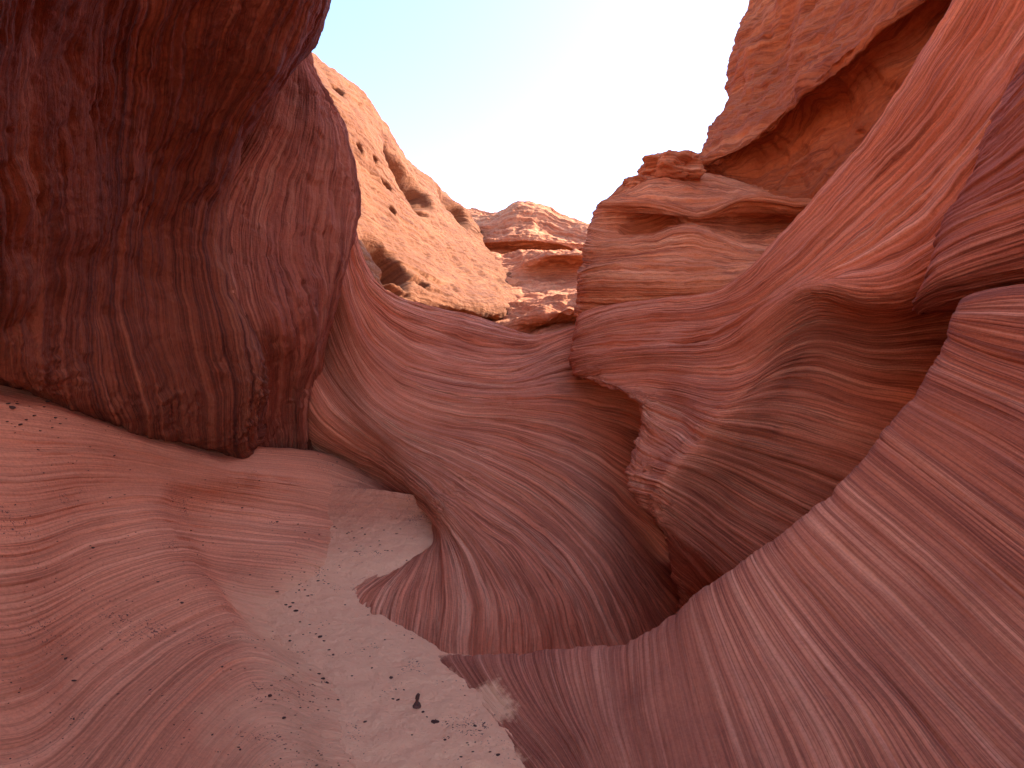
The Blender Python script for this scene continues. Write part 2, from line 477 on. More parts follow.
# right-hand mass: ledged upper part
T_rows = [
    [(630, 215, 13), (625, 198, 12), (650, 184, 12.2), (672, 176, 12.4), (704, 182, 12.7), (752, 190, 12.9), (792, 198, 13), (850, 195, 12.5)],
    [(622, 208, 12), (612, 193, 10.3), (640, 178, 10.4), (665, 170, 10.6), (700, 176, 10.9), (750, 186, 11.1), (790, 195, 11.2), (850, 190, 10.7)],
    [(620, 210, 12), (604, 200, 10), (640, 192, 9.8), (670, 190, 9.8), (705, 195, 9.9), (750, 195, 10.2), (795, 203, 10.2), (850, 198, 10)],
    [(618, 212, 12), (600, 207, 9.9), (640, 208, 9.4), (675, 214, 9.2), (705, 217, 9.3), (745, 204, 9.4), (795, 207, 9.4), (850, 200, 9.2)],
    [(614, 225, 12), (597, 222, 9.9), (642, 222, 9.65), (678, 222, 9.35), (708, 224, 9.5), (745, 225, 10.0), (790, 225, 9.9), (850, 215, 9.4)],
    [(612, 240, 11.6), (595, 236, 9.6), (646, 238, 9.2), (679, 229, 9.0), (710, 233, 8.9), (745, 247, 8.8), (785, 248, 8.6), (840, 240, 8.3)],
    [(605, 265, 11.4), (589, 262, 9.3), (640, 258, 8.9), (680, 255, 8.6), (715, 258, 8.4), (750, 262, 8.2), (785, 262, 8.0), (830, 255, 7.8)],
    [(600, 290, 11), (584, 290, 9.1), (635, 288, 8.5), (680, 288, 8.1), (710, 288, 7.9), (745, 280, 7.8), (775, 272, 7.7), (820, 265, 7.5)],
    [(600, 315, 11), (582, 316, 9.4), (635, 318, 8.8), (680, 315, 8.4), (712, 308, 8.2), (745, 300, 8.1), (775, 290, 8.0), (820, 280, 8)],
]
D_rows = [
    [(605, 330, 11), (586, 312, 9.8), (640, 306, 9.0), (704, 300, 8.6), (755, 279, 8.6), (817, 214, 8.2), (885, 137, 7.8), (970, 10, 7.2), (W, 5.2, 3.5, 8.0), (W, 5.4, 0, 8.0), (W, 9.90, -9, 8.0)],
    [(603, 335, 10.6), (580, 318, 8.9), (640, 302, 8.2), (702, 296, 7.5), (749, 272, 7.1), (811, 206, 6.6), (878, 128, 6.0), (960, 0, 5.3), (W, 4.6, 3.4, 7.2), (W, 4.3, 0, 7.0), (W, 8.70, -9, 7)],
    [(600, 345, 10.4), (577, 335, 8.6), (640, 318, 7.9), (710, 313, 7.1), (765, 288, 6.5), (832, 228, 6.0), (902, 158, 5.5), (988, 48, 4.8), (W, 4.35, 3.2, 5.8), (W, 3.9, 0, 5.2), (W, 8.20, -9, 5.2)],
    [(598, 352, 10.3), (575, 346, 8.5), (645, 338, 7.6), (720, 328, 6.6), (783, 292, 5.95), (855, 258, 5.45), (930, 200, 4.9), (1005, 110, 4.3), (W, 4.0, 3.0, 4.4), (W, 4.1, 0, 4.0), (W, 8.50, -9, 4)],
    [(600, 362, 10), (577, 362, 8.3), (650, 352, 7.3), (735, 342, 6.15), (800, 292, 5.5), (862, 296, 5.2), (925, 285, 4.75), (990, 225, 4.3), (W, 3.8, 2.8, 3.2), (W, 3.8, 0, 3.0), (W, 8.20, -9, 3)],
    [(602, 372, 9.8), (579, 374, 8.1), (655, 364, 7.2), (742, 362, 5.95), (808, 322, 5.75), (868, 325, 5.8), (928, 318, 5.5), (990, 305, 5.1), (W, 3.9, 2.8, 2.5), (W, 3.8, 0, 2.4), (W, 8.20, -9, 2.4)],
    [(615, 384, 9), (601, 384, 7.6), (665, 387, 6.8), (733, 394, 5.6), (802, 375, 5.8), (862, 392, 5.75), (930, 405, 5.4), (1000, 420, 4.95), (W, 3.8, 2.8, 1.7), (W, 3.7, 0, 1.7), (W, 8.10, -9, 1.7)],
    [(642, 392, 8.5), (630, 395, 7.0), (678, 412, 6.4), (711, 426, 5.5), (762, 438, 5.65), (822, 455, 5.65), (885, 478, 5.4), (965, 505, 5), (W, 3.6, 2.8, 1.1), (W, 3.5, 0, 1.1), (W, 7.90, -9, 1.1)],
    [(652, 425, 8), (641, 425, 6.6), (666, 440, 6.1), (690, 452, 5.45), (741, 470, 5.6), (792, 494, 5.6), (852, 522, 5.4), (950, 570, 5), (W, 3.3, 2.7, 0.6), (W, 3.2, 0, 0.6), (W, 7.60, -9, 0.6)],
    [(642, 478, 7.7), (627, 470, 6.2), (646, 476, 5.8), (668, 483, 5.4), (705, 508, 5.55), (753, 540, 5.5), (820, 580, 5.3), (920, 640, 5), (W, 3.0, 2.7, 0.1), (W, 2.9, 0, 0.1), (W, 7.30, -9, 0.1)],
    [(655, 512, 7.5), (640, 505, 5.95), (651, 510, 5.7), (665, 522, 5.5), (702, 552, 5.5), (742, 588, 5.4), (800, 640, 5.2), (900, 700, 5), (W, 2.7, 2.7, -.4), (W, 2.6, 0, -.4), (W, 7.00, -9, -.4)],
    [(680, 535, 7.4), (662, 524, 6.2), (674, 536, 6.0), (692, 556, 5.9), (718, 592, 5.8), (752, 632, 5.6), (800, 700, 5.3), (880, 780, 5), (W, 2.4, 2.7, -.9), (W, 2.3, 0, -.9), (W, 6.70, -9, -.9)],
    [(700, 740, 7.6), (690, 740, 6.6), (700, 745, 6.4), (720, 760, 6.2), (750, 800, 6.0), (780, 830, 5.8), (820, 880, 5.5), (890, 900, 5.2), (W, 2.6, 2.7, -2.5), (W, 2.5, 0, -2.5), (W, 6.90, -9, -2.5)],
]
H_rows = [
    [(1030, 90, 5.4), (1010, 78, 4.6), (1025, 60, 4.2), (1050, 30, 3.9), (1130, -60, 3.4), (W, 3.6, 0, 3.6), (W, 8.10, -6, 3.6)],
    [(995, 165, 5.2), (975, 160, 4.4), (990, 142, 4.1), (1026, 108, 3.75), (1120, 30, 3.2), (W, 3.3, 0, 3.1), (W, 7.80, -6, 3.1)],
    [(972, 215, 5.2), (951, 210, 4.3), (970, 195, 4.0), (1026, 162, 3.6), (1120, 110, 3.0), (W, 3.1, 0, 2.7), (W, 7.60, -6, 2.7)],
    [(955, 250, 5.2), (934, 247, 4.25), (955, 230, 3.95), (1026, 203, 3.5), (1120, 165, 2.95), (W, 3.0, 0, 2.4), (W, 7.50, -6, 2.4)],
    [(940, 288, 5.2), (922, 284, 4.2), (945, 268, 3.95), (1026, 240, 3.5), (1120, 215, 2.95), (W, 3.0, 0, 2.2), (W, 7.50, -6, 2.2)],
    [(935, 305, 5.3), (916, 302, 4.35), (942, 288, 4.05), (1026, 268, 3.6), (1120, 252, 3.1), (W, 3.1, 0, 2.0), (W, 7.60, -6, 2.0)],
    [(945, 310, 5.5), (930, 309, 4.9), (955, 302, 4.6), (1026, 290, 4.2), (1120, 275, 3.6), (W, 3.6, 0, 1.95), (W, 8.10, -6, 1.95)],
]


def ecrest(pts):
    x, y, d = pts[0]
    return [(x + 14, y + 110, d + 1.0), (x + 7, y + 7, d + 0.28)] + pts


E_rows = [ecrest(r) for r in [
    [(438, 656, 3.36), (455, 680, 3.08), (490, 725, 2.65), (530, 775, 2.31), (570, 850, 1.95), (W, 0.15, 0.8, -0.05)],
    [(482, 657, 3.20), (500, 690, 2.89), (540, 740, 2.49), (580, 800, 2.12), (610, 870, 1.8), (W, 0.35, 0.8, 0.03)],
    [(532, 656, 3.13), (548, 700, 2.75), (577, 750, 2.38), (604, 810, 2.05), (640, 880, 1.75), (W, 0.45, 0.8, 0.05)],
    [(590, 651, 3.07), (597, 700, 2.66), (612, 750, 2.3), (632, 810, 2.0), (660, 880, 1.7), (W, 0.55, 0.8, 0.08)],
    [(642, 637, 3.06), (645, 690, 2.6), (656, 750, 2.22), (672, 820, 1.9), (700, 900, 1.6), (W, 0.7, 0.8, 0.12)],
    [(690, 602, 3.08), (705, 660, 2.65), (730, 740, 2.2), (760, 830, 1.8), (800, 930, 1.5), (W, 0.9, 0.75, 0.2)],
    [(740, 569, 3.12), (775, 635, 2.65), (830, 720, 2.12), (885, 830, 1.7), (960, 950, 1.35), (W, 1.1, 0.7, 0.3)],
    [(788, 535, 3.15), (848, 600, 2.65), (930, 690, 2.08), (1030, 800, 1.6), (1150, 930, 1.25), (W, 1.35, 0.6, 0.45)],
    [(838, 492, 3.18), (908, 550, 2.7), (1000, 638, 2.13), (1120, 750, 1.65), (1280, 900, 1.2), (W, 1.6, 0.4, 0.65)],
    [(887, 435, 3.22), (948, 478, 2.85), (1030, 540, 2.35), (1160, 640, 1.8), (1380, 800, 1.2), (W, 1.9, 0.2, 0.9)],
    [(928, 378, 3.25), (985, 402, 2.95), (1060, 440, 2.5), (1180, 520, 1.95), (1460, 650, 1.25), (W, 2.2, 0, 1.3)],
    [(951, 333, 3.28), (1000, 350, 3.0), (1080, 370, 2.6), (1200, 410, 2.1), (1500, 480, 1.35), (W, 2.4, -.1, 1.6)],
    [(962, 303, 3.3), (1010, 295, 3.05), (1090, 290, 2.7), (1220, 285, 2.2), (1540, 300, 1.4), (W, 2.5, -.1, 1.8)],
    [(972, 295, 3.55), (1015, 289, 3.4), (1090, 283, 3.1), (1220, 275, 2.6), (1540, 260, 1.8), (W, 2.9, -.1, 1.95)],
    [(985, 297, 4.1), (1020, 292, 4.0), (1090, 287, 3.8), (1220, 280, 3.3), (1540, 262, 2.4), (W, 3.6, -.1, 1.9)],
]]
L_rows = [
    [(-700, 340, 2.2), (-150, 365, 3.2), (0, 378, 3.9), (90, 398, 4.6), (165, 424, 5.3), (250, 445, 6.2), (340, 456, 7.2), (430, 500, 7.3)],
    [(-700, 345, 1.9), (-160, 372, 2.9), (0, 391, 3.45), (85, 411, 4.05), (160, 432, 4.75), (245, 453, 5.6), (330, 462, 6.7), (428, 512, 6.5)],
    [(-700, 410, 1.7), (-170, 430, 2.6), (0, 450, 3.1), (90, 452, 3.75), (175, 465, 4.5), (250, 478, 5.2), (330, 490, 6.15), (425, 526, 5.95)],
    [(-700, 500, 1.6), (-180, 500, 2.4), (0, 520, 2.8), (80, 505, 3.5), (156, 497, 4.1), (208, 507, 4.78), (302, 520, 5.42), (355, 533, 5.75)],
    [(-700, 600, 1.5), (-190, 570, 2.2), (0, 590, 2.55), (90, 562, 3.2), (170, 541, 3.82), (212, 546, 4.5), (288, 553, 4.68), (350, 566, 5.15)],
    [(-700, 700, 1.4), (-200, 650, 2.0), (0, 665, 2.3), (90, 620, 2.9), (192, 577, 3.55), (222, 589, 4.0), (265, 600, 4.10), (320, 605, 4.3)],
    [(-650, 820, 1.25), (-200, 740, 1.8), (10, 750, 2.05), (105, 680, 2.6), (215, 615, 3.4), (250, 625, 3.55), (280, 640, 3.52), (320, 645, 3.56)],
    [(-550, 950, 1.1), (-150, 850, 1.6), (60, 810, 1.8), (150, 720, 2.3), (240, 650, 3.1), (290, 665, 3.1), (322, 680, 3.02), (360, 690, 3.03)],
    [(-400, 1080, 1.0), (-50, 950, 1.4), (120, 860, 1.6), (200, 770, 2.1), (260, 710, 2.65), (310, 720, 2.6), (333, 725, 2.59), (365, 735, 2.6)],
    [(-250, 1200, .9), (50, 1050, 1.2), (200, 930, 1.4), (260, 850, 1.75), (300, 780, 2.2), (330, 785, 2.2), (347, 790, 2.19), (372, 800, 2.22)],
]


def flr(px, py, z):
    d = (1.6 - z) * F / (py - 384)
    return (px, py, d)


S_rows = [[flr(*c) for c in r] for r in [
    [(-100, 2000, -.02), (250, 2000, 0), (512, 2000, 0), (750, 2000, 0), (1200, 2000, -.05)],
    [(150, 1100, -.05), (330, 1100, 0), (490, 1100, 0.0), (600, 1100, 0), (720, 1100, -.06)],
    [(270, 850, -.06), (370, 850, 0), (460, 850, 0.0), (530, 850, 0), (620, 850, -.06)],
    [(290, 760, -.06), (350, 760, 0), (430, 760, 0.0), (510, 760, 0.0), (580, 760, -.06)],
    [(280, 700, -.06), (335, 700, 0), (400, 700, 0.0), (465, 700, 0.0), (520, 705, -.06)],
    [(255, 660, -.06), (315, 660, 0), (370, 660, 0.0), (430, 665, 0.0), (470, 672, -.07)],
    [(235, 625, -.06), (285, 628, 0), (330, 630, 0.0), (385, 632, 0.0), (425, 640, -.07)],
    [(220, 590, -.05), (265, 590, 0.005), (300, 590, 0.01), (340, 595, 0.0), (375, 605, -.06)],
    [(215, 560, 0), (270, 560, 0.04), (310, 560, 0.05), (355, 563, 0.05), (395, 572, 0)],
    [(230, 535, .1), (290, 535, 0.13), (335, 535, 0.14), (390, 538, 0.14), (430, 545, .1)],
    [(250, 510, .25), (305, 510, 0.28), (350, 510, 0.29), (410, 515, 0.27), (450, 523, .2)],
    [(260, 485, .4), (310, 485, 0.45), (360, 488, 0.46), (415, 495, 0.45), (460, 505, .4)],
]]
F_rows = [
    [(775, -420, 17), (770, -420, 15), (800, -420, 14), (860, -390, 12.5), (930, -350, 11), (1030, -360, 9), (W, 8.5, 4, 13.4), (W, 8, -2, 13), (W, 12.50, -10, 12.5)],
    [(780, -200, 17), (755, -200, 15), (795, -220, 13.8), (850, -240, 12.4), (920, -270, 10.8), (1020, -300, 8.9), (W, 7.6, 4, 12), (W, 7.4, -2, 11.5), (W, 11.90, -10, 11)],
    [(765, -20, 17), (743, -20, 14.6), (778, -60, 13.6), (820, -100, 12.2), (900, -150, 10.6), (1010, -200, 8.8), (W, 7.2, 4, 10), (W, 7, -2, 9.5), (W, 11.50, -10, 9)],
    [(755, 55, 17), (733, 52, 14.2), (772, 28, 13.0), (815, 0, 11.8), (880, -50, 10.2), (990, -140, 8.5), (W, 6.8, 4, 9), (W, 6.6, -2, 8.5), (W, 11.10, -10, 8)],
    [(758, 110, 16.5), (736, 106, 13.9), (768, 82, 12.5), (805, 50, 11.2), (860, 0, 9.7), (960, -90, 8.2), (W, 6.5, 4, 8.2), (W, 6.3, -2, 7.8), (W, 10.80, -10, 7.5)],
    [(728, 150, 15), (711, 143, 13.1), (750, 115, 11.9), (795, 80, 10.5), (850, 35, 9.1), (950, -50, 7.9), (W, 6.2, 4, 7.5), (W, 6.1, -2, 7.2), (W, 10.60, -10, 7)],
    [(705, 168, 14), (693, 164, 12.5), (735, 150, 11.4), (790, 108, 10.1), (845, 62, 8.8), (945, -20, 7.7), (W, 6.1, 4, 7), (W, 6, -2, 6.8), (W, 10.50, -10, 6.6)],
    [(712, 174, 14), (703, 171, 12.6), (748, 163, 11.6), (803, 121, 10.35), (858, 75, 9.05), (958, -2, 7.95), (W, 6.5, 4, 6.6), (W, 6.3, -2, 6.4), (W, 10.80, -10, 6.2)],
    [(725, 182, 14), (720, 180, 12.4), (770, 180, 11.1), (825, 140, 9.9), (880, 90, 8.85), (980, 20, 7.9), (W, 6.5, 4, 6.1), (W, 6.3, -2, 5.9), (W, 10.80, -10, 5.8)],
    [(725, 192, 13), (720, 190, 11.8), (775, 200, 10.5), (835, 170, 9.4), (890, 120, 8.5), (990, 50, 7.6), (W, 6.2, 4, 5.6), (W, 6, -2, 5.4), (W, 10.50, -10, 5.4)],
    [(725, 212, 12), (720, 210, 11), (780, 230, 9.8), (840, 200, 9.0), (900, 150, 8.3), (1000, 80, 7.5), (W, 6, 4, 5), (W, 5.9, -2, 4.8), (W, 10.40, -10, 4.8)],
    [(725, 420, 12), (720, 420, 11.5), (780, 440, 10.8), (840, 430, 10), (900, 430, 9.3), (1000, 420, 8.5), (W, 6.5, 4, 0), (W, 6.4, -2, 0), (W, 10.90, -10, 0)],
]
W_rows = [
    [(230, 60, 17), (310, 75, 21), (350, 105, 24), (380, 140, 26), (405, 175, 28), (442, 205, 31), (468, 228, 34), (482, 240, 35)],
    [(235, -15, 13.5), (300, 45, 16.5), (345, 75, 19), (378, 112, 21), (402, 150, 23.5), (440, 185, 26.5), (467, 210, 29.5), (481, 232, 31)],
    [(240, 40, 12.5), (302, 85, 15), (352, 118, 17), (387, 158, 19.5), (413, 190, 22), (446, 215, 25), (467, 235, 28), (488, 252, 29)],
    [(240, 100, 12), (310, 140, 14), (355, 170, 16), (392, 205, 18.5), (425, 228, 21), (460, 248, 24), (490, 262, 26.5), (515, 275, 28)],
    [(250, 160, 11), (320, 190, 13), (362, 215, 15), (400, 240, 17), (440, 262, 19.5), (480, 280, 22), (512, 290, 24.5), (545, 300, 26)],
    [(260, 220, 10.5), (330, 235, 12.2), (368, 250, 13.7), (405, 268, 15.6), (450, 288, 17.6), (490, 300, 19.6), (520, 305, 22), (550, 312, 24)],
    [(270, 270, 10), (340, 270, 11.8), (375, 285, 13.0), (410, 298, 14.6), (450, 306, 16.6), (490, 314, 19), (522, 318, 21.5), (555, 322, 24)],
    [(270, 330, 10.5), (340, 310, 12), (380, 310, 13.6), (415, 312, 15.8), (455, 316, 18.6), (495, 322, 21), (525, 326, 23), (560, 330, 25)],
    [(270, 380, 10.5), (340, 360, 12), (380, 360, 13.6), (415, 360, 15.5), (455, 360, 18), (495, 360, 20), (530, 360, 22), (565, 360, 24)],
]
X_rows = [
    [(440, 225, 44), (480, 225, 42), (500, 224, 41), (518, 218, 40.5), (545, 222, 40), (575, 233, 39), (600, 236, 38), (650, 235, 36), (720, 225, 34)],
    [(440, 212, 36), (480, 216, 34), (500, 215, 33), (517, 208, 32.5), (545, 212, 32), (575, 225, 31), (600, 229, 30), (650, 228, 28), (720, 220, 26)],
    [(440, 235, 35), (480, 235, 32.5), (500, 232, 31.7), (520, 228, 31.4), (545, 232, 31), (575, 238, 30), (600, 240, 29), (650, 240, 27), (720, 235, 25)],
    [(440, 245, 34), (480, 243, 31), (505, 242, 30), (525, 241, 29.5), (550, 242, 29), (578, 246, 28.5), (600, 247, 28), (650, 250, 26), (720, 245, 24)],
    [(440, 250, 34), (480, 249, 31.5), (505, 250, 31), (525, 250, 30.5), (550, 251, 30), (578, 253, 29), (600, 254, 28.5), (650, 255, 27), (720, 250, 25)],
    [(440, 262, 30), (480, 262, 27.5), (505, 264, 27), (530, 260, 26.3), (555, 256, 25.6), (580, 256, 25), (600, 256, 24.6), (650, 262, 24), (720, 258, 22)],
    [(440, 268, 30), (480, 270, 27), (505, 272, 26.5), (530, 272, 26.6), (555, 268, 26.6), (580, 268, 26), (600, 268, 25.5), (650, 270, 24.5), (720, 268, 22)],
    [(440, 300, 25), (490, 300, 22.5), (510, 300, 22), (530, 300, 21.5), (555, 298, 21), (580, 295, 20.5), (600, 290, 20), (650, 290, 19), (720, 285, 17)],
    [(440, 330, 21), (490, 325, 19), (510, 322, 18.8), (530, 320, 18.5), (555, 315, 18), (580, 312, 17.5), (600, 309, 17), (650, 305, 16.5), (720, 300, 15)],
    [(440, 350, 18.5), (490, 345, 18), (510, 340, 18.5), (530, 332, 18.9), (555, 324, 18.9), (580, 321, 18.5), (600, 319, 18), (650, 320, 17), (720, 320, 15)],
    [(440, 390, 15), (490, 385, 14), (510, 380, 14), (530, 370, 14), (555, 360, 14), (580, 355, 14), (600, 350, 14), (650, 350, 13.5), (720, 350, 13)],
]

Q = 1.0
def rs(a, b):
    return (int(a * Q), int(b * Q))

# structure: ground under everything
gv = np.array([(-400, -400, -2.2), (400, -400, -2.2), (400, 400, -2.2), (-400, 400, -2.2)], float)
g = link_mesh('ground', gv, np.array([0, 1, 2, 3]), np.array([4]), M_L, gv[:, :2] * 0.3)
tag(g, kind='structure')

o = rock('sand_path', S_rows, M_S, rs(420, 260), back=(0, 0, -1), thick=0.4, f0=2, amp=0.0, rough=0.02, rough_f=7, warp=.1, crev=0)
tag(o, kind='structure')

o = rock('pale_slab', L_rows, M_L, rs(800, 420), back=(-0.6, 0, -1), thick=1.0, f0=9, amp=0.0095, rough=0.018, rough_f=2.6, warp=0.03, seed=1, crev=1.2)
tag(o, 'pale pink sandstone slab sloping from the dark overhang down to the sand path', 'rock slab', kind='thing')

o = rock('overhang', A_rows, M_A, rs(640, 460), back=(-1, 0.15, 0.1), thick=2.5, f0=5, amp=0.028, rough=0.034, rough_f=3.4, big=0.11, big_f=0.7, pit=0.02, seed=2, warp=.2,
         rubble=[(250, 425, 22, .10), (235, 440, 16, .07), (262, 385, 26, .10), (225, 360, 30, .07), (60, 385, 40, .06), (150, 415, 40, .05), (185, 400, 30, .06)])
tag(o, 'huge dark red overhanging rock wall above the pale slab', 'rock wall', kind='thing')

o = rock('fluted_buttress', B_rows, M_B, rs(640, 420), back=(-1, 0.6, 0), thick=2.0, f0=5, amp=0.05, rough=0.04, rough_f=3.0, pit=0.03, seed=3, warp=.10, step=.08,
         rubble=[(330, 110, 20, .06), (345, 180, 18, .05), (300, 400, 16, .06)])
tag(o, 'fluted brown buttress with vertical grooves, in shadow behind the dark overhang', 'rock buttress', kind='thing')

o = rock('banded_wall', C_rows, M_C, rs(1150, 400), back=(-0.2, 1, -0.5), thick=1.5, f0=7, amp=0.036, step=0.035, rough=0.022, rough_f=2.4, seed=4, warp=.06,
         rubble=[(440, 506, 14, .07), (455, 493, 14, .06), (470, 478, 16, .05), (487, 455, 18, .035), (505, 405, 16, .04), (345, 420, 12, .03)])
tag(o, 'sweeping banded sandstone wall curving down from the buttress to the sand path', 'rock wall', kind='thing')

o = rock('ledged_shoulder', T_rows, M_K, rs(560, 300), back=(0.8, 0.6, -0.3), thick=2.0, f0=7.5, amp=0.033, rough=0.07, rough_f=1.8, seed=5, warp=.12,
         dents=[(652, 228, 34, 9, 0.3)])
tag(o, 'stepped orange shoulder of wavy ledges beneath the rust coloured cliff', 'rock ledge', kind='thing')

o = rock('layered_wall', D_rows, M_D, rs(1300, 460), back=(1, 0.25, -0.1), thick=2.0, f0=7, amp=0.038, step=0.035, rough=0.03, rough_f=2.4, seed=6, warp=.06,
         rag=(0.16, 0.05, 0.22, 3.6), rubble=[(590, 382, 20, .09), (640, 398, 18, .07), (645, 430, 22, .08), (636, 470, 22, .10), (655, 505, 20, .08), (690, 440, 22, .04),
                                              (760, 345, 26, .035), (715, 410, 24, .035), (808, 285, 24, .05)])
tag(o, 'layered sandstone wall with a ragged lower edge and a sunken bay', 'rock wall', kind='thing')

o = rock('mauve_bulge', H_rows, M_G, rs(360, 260), back=(1, 0, 0), thick=1.5, f0=9, amp=0.026, rough=0.02, rough_f=3, seed=7, warp=.05)
tag(o, 'dark mauve striped bulge hanging above the smooth striped slab', 'rock bulge', kind='thing')

o = rock('striped_slab', E_rows, M_E, rs(1200, 330), back=(0.7, -0.1, -1), thick=0.8, f0=10, amp=0.0105, rough=0.014, rough_f=3.4, seed=8, warp=.02, crev=1.2)
tag(o, 'smooth striped slab with a curved crest and fanning lines beside the sand path', 'rock slab', kind='thing')

R_rows = [
    [(W, -6.90, -9, 8.4), (W, -2.2, -3, 6.2), (W, -2.4, 0.5, 5.5), (W, -2.8, 2.5, 5.6), (W, -2.8, 4.5, 6.6), (W, -3.2, 6.5, 8.0), (W, -4.5, 9, 10)],
    [(W, -7.10, -9, 10), (W, -2.4, -3, 8.2), (W, -2.6, 0.5, 7.6), (W, -2.9, 2.5, 7.8), (W, -3.2, 4.5, 8.6), (W, -3.7, 6.5, 9.8), (W, -5, 9, 11.4)],
    [(W, -7.50, -9, 12), (W, -2.9, -3, 10.6), (W, -3.1, 0.5, 10.2), (W, -3.4, 2.5, 10.4), (W, -3.8, 4.5, 11), (W, -4.4, 6.5, 11.8), (W, -5.8, 9, 12.6)],
    [(W, -8.90, -9, 13.2), (W, -4.4, -3, 12.4), (W, -4.4, 0.5, 12.2), (W, -4.6, 2.5, 12.4), (W, -5.0, 4.5, 12.8), (W, -5.6, 6.5, 13.2), (W, -7, 9, 13.6)],
]
o = rock('bounce_slope', R_rows, M_R, rs(160, 200), back=(-1, 0, 0), thick=2.0, f0=1.5, amp=0.06, rough=0.2, rough_f=0.9, seed=13, warp=.3)
tag(o, kind='structure')                                # unseen slope added above the overhang to bounce sunlight into the canyon

o = rock('rust_cliff', F_rows, M_F, rs(460, 460), back=(1, 0.1, 0), thick=4.0, f0=2.2, amp=0.06, rough=0.28, rough_f=0.9, big=0.45, big_f=0.4, pit=0.15, step=0.15, seed=9, warp=.3)
tag(o, 'tall rust orange cliff with a rough bulging brow against the sky', 'cliff', kind='thing')

o = rock('sunlit_cliff', W_rows, M_W, rs(460, 460), back=(-1, 0.5, -0.2), thick=4.0, f0=1.6, amp=0.07, rough=0.16, rough_f=0.7, pit=0.08, seed=10, warp=.3, step=0.12,
         dents=[(402, 178, 42, 22, 2.0), (456, 205, 36, 17, 1.6), (385, 262, 34, 22, 1.7), (392, 288, 22, 10, 1.2), (338, 88, 8, 4, .5), (358, 150, 6, 5, .6),
                (372, 160, 5, 3, .4), (420, 285, 10, 5, .5), (384, 187, 12, 4, .5), (418, 210, 16, 4, .4), (388, 213, 6, 4, .4), (470, 322, 90, 9, 1.3)])
tag(o, 'sunlit pale orange cliff pitted with hollows against the blue sky', 'cliff', kind='thing')

o = rock('far_cliff', X_rows, M_X, rs(460, 360), back=(0, 1, -0.1), thick=5.0, f0=1.3, amp=0.12, rough=0.25, rough_f=0.6, pit=0.15, seed=11, warp=.4)
tag(o, 'distant orange stepped cliff closing the canyon between both sides', 'cliff', kind='thing')


# ---------------------------------------------------------------- loose stones
def ico(sub=3):
    import bmesh
    bm = bmesh.new()
    bmesh.ops.create_icosphere(bm, subdivisions=sub, radius=1.0)
    v = np.array([x.co[:] for x in bm.verts])
    f = np.array([[y.index for y in x.verts] for x in bm.faces])
    bm.free()
    return v, f


def stone(name, centre, size, m, seed, sub=3, lump=0.35, rotz=0.0, layers=0.0, smooth=True):
    v, f = ico(sub)
    n = v / np.linalg.norm(v, axis=1, keepdims=True)
    r = 1 + lump * fbm(n * 1.3 + seed * 7.1, 4, 0.55) + 0.12 * fbm(n * 4 + seed, 3)
    v = n * r[:, None]
    v = np.sign(v) * np.abs(v) ** 0.8                      # blocky rather than round
    if layers:
        v[:, :2] *= (1 + layers * beds(v[:, 2] * 4 + 20, seed))[:, None]
    v = v * np.array(size)
    c, s_ = math.cos(rotz), math.sin(rotz)
    v = np.stack([v[:, 0] * c - v[:, 1] * s_, v[:, 0] * s_ + v[:, 1] * c, v[:, 2]], -1)
    uv = np.stack([v[:, 0] + v[:, 1], v[:, 2]], -1)
    o = link_mesh(name, v, f.ravel(), np.full(len(f), 3), m, uv, smooth)
    o.location = centre
    return o


o = stone('boulder', ray(668, 169, 10.5), (0.52, 0.45, 0.26), M_K, 5, 5, 0.6, 0.3, 0.05)
tag(o, 'craggy boulder on top of the ledged shoulder against the sky', 'boulder', kind='thing')
o = stone('boulder', ray(636, 184, 10.25), (0.22, 0.2, 0.13), M_K, 8, 4, 0.4, 0.9, 0.1)
tag(o, 'small squarish boulder perched left of the craggy boulder at the skyline', 'boulder', kind='thing')

origin = Vector(CAM)


def hit(px, py):
    d = (Vector(ray(px, py, 1.0)) - origin).normalized()
    best = None
    for k in ('sand_path', 'pale_slab'):
        h = BVH[k].ray_cast(origin, d)
        if h[0] is not None and (best is None or h[3] < best[3]):
            best = h
    return best


protos = []
for q in range(4):
    p = stone('pebble', (0, 0, 0), (1, 0.8, 0.55), M_T, 20 + q, 2, 0.5)
    protos.append(p)
used = [False] * 4


def pebble(px, py, wpx, label, group, flat=0.6, stretch=1.0):
    h = hit(px, py)
    if h is None:
        return
    k = random.randrange(4)
    if used[k]:
        o = protos[k].copy()
        COL.objects.link(o)
    else:
        o = protos[k]
        used[k] = True
    r = wpx * h[0].y / F * 0.36
    o.scale = (r * stretch, r, r * flat)
    o.rotation_euler = (random.uniform(-.3, .3), random.uniform(-.3, .3), random.uniform(-0.5, 0.5))
    o.location = h[0] + Vector((0, 0, r * 0.2))
    tag(o, label, 'pebble', group, 'thing')


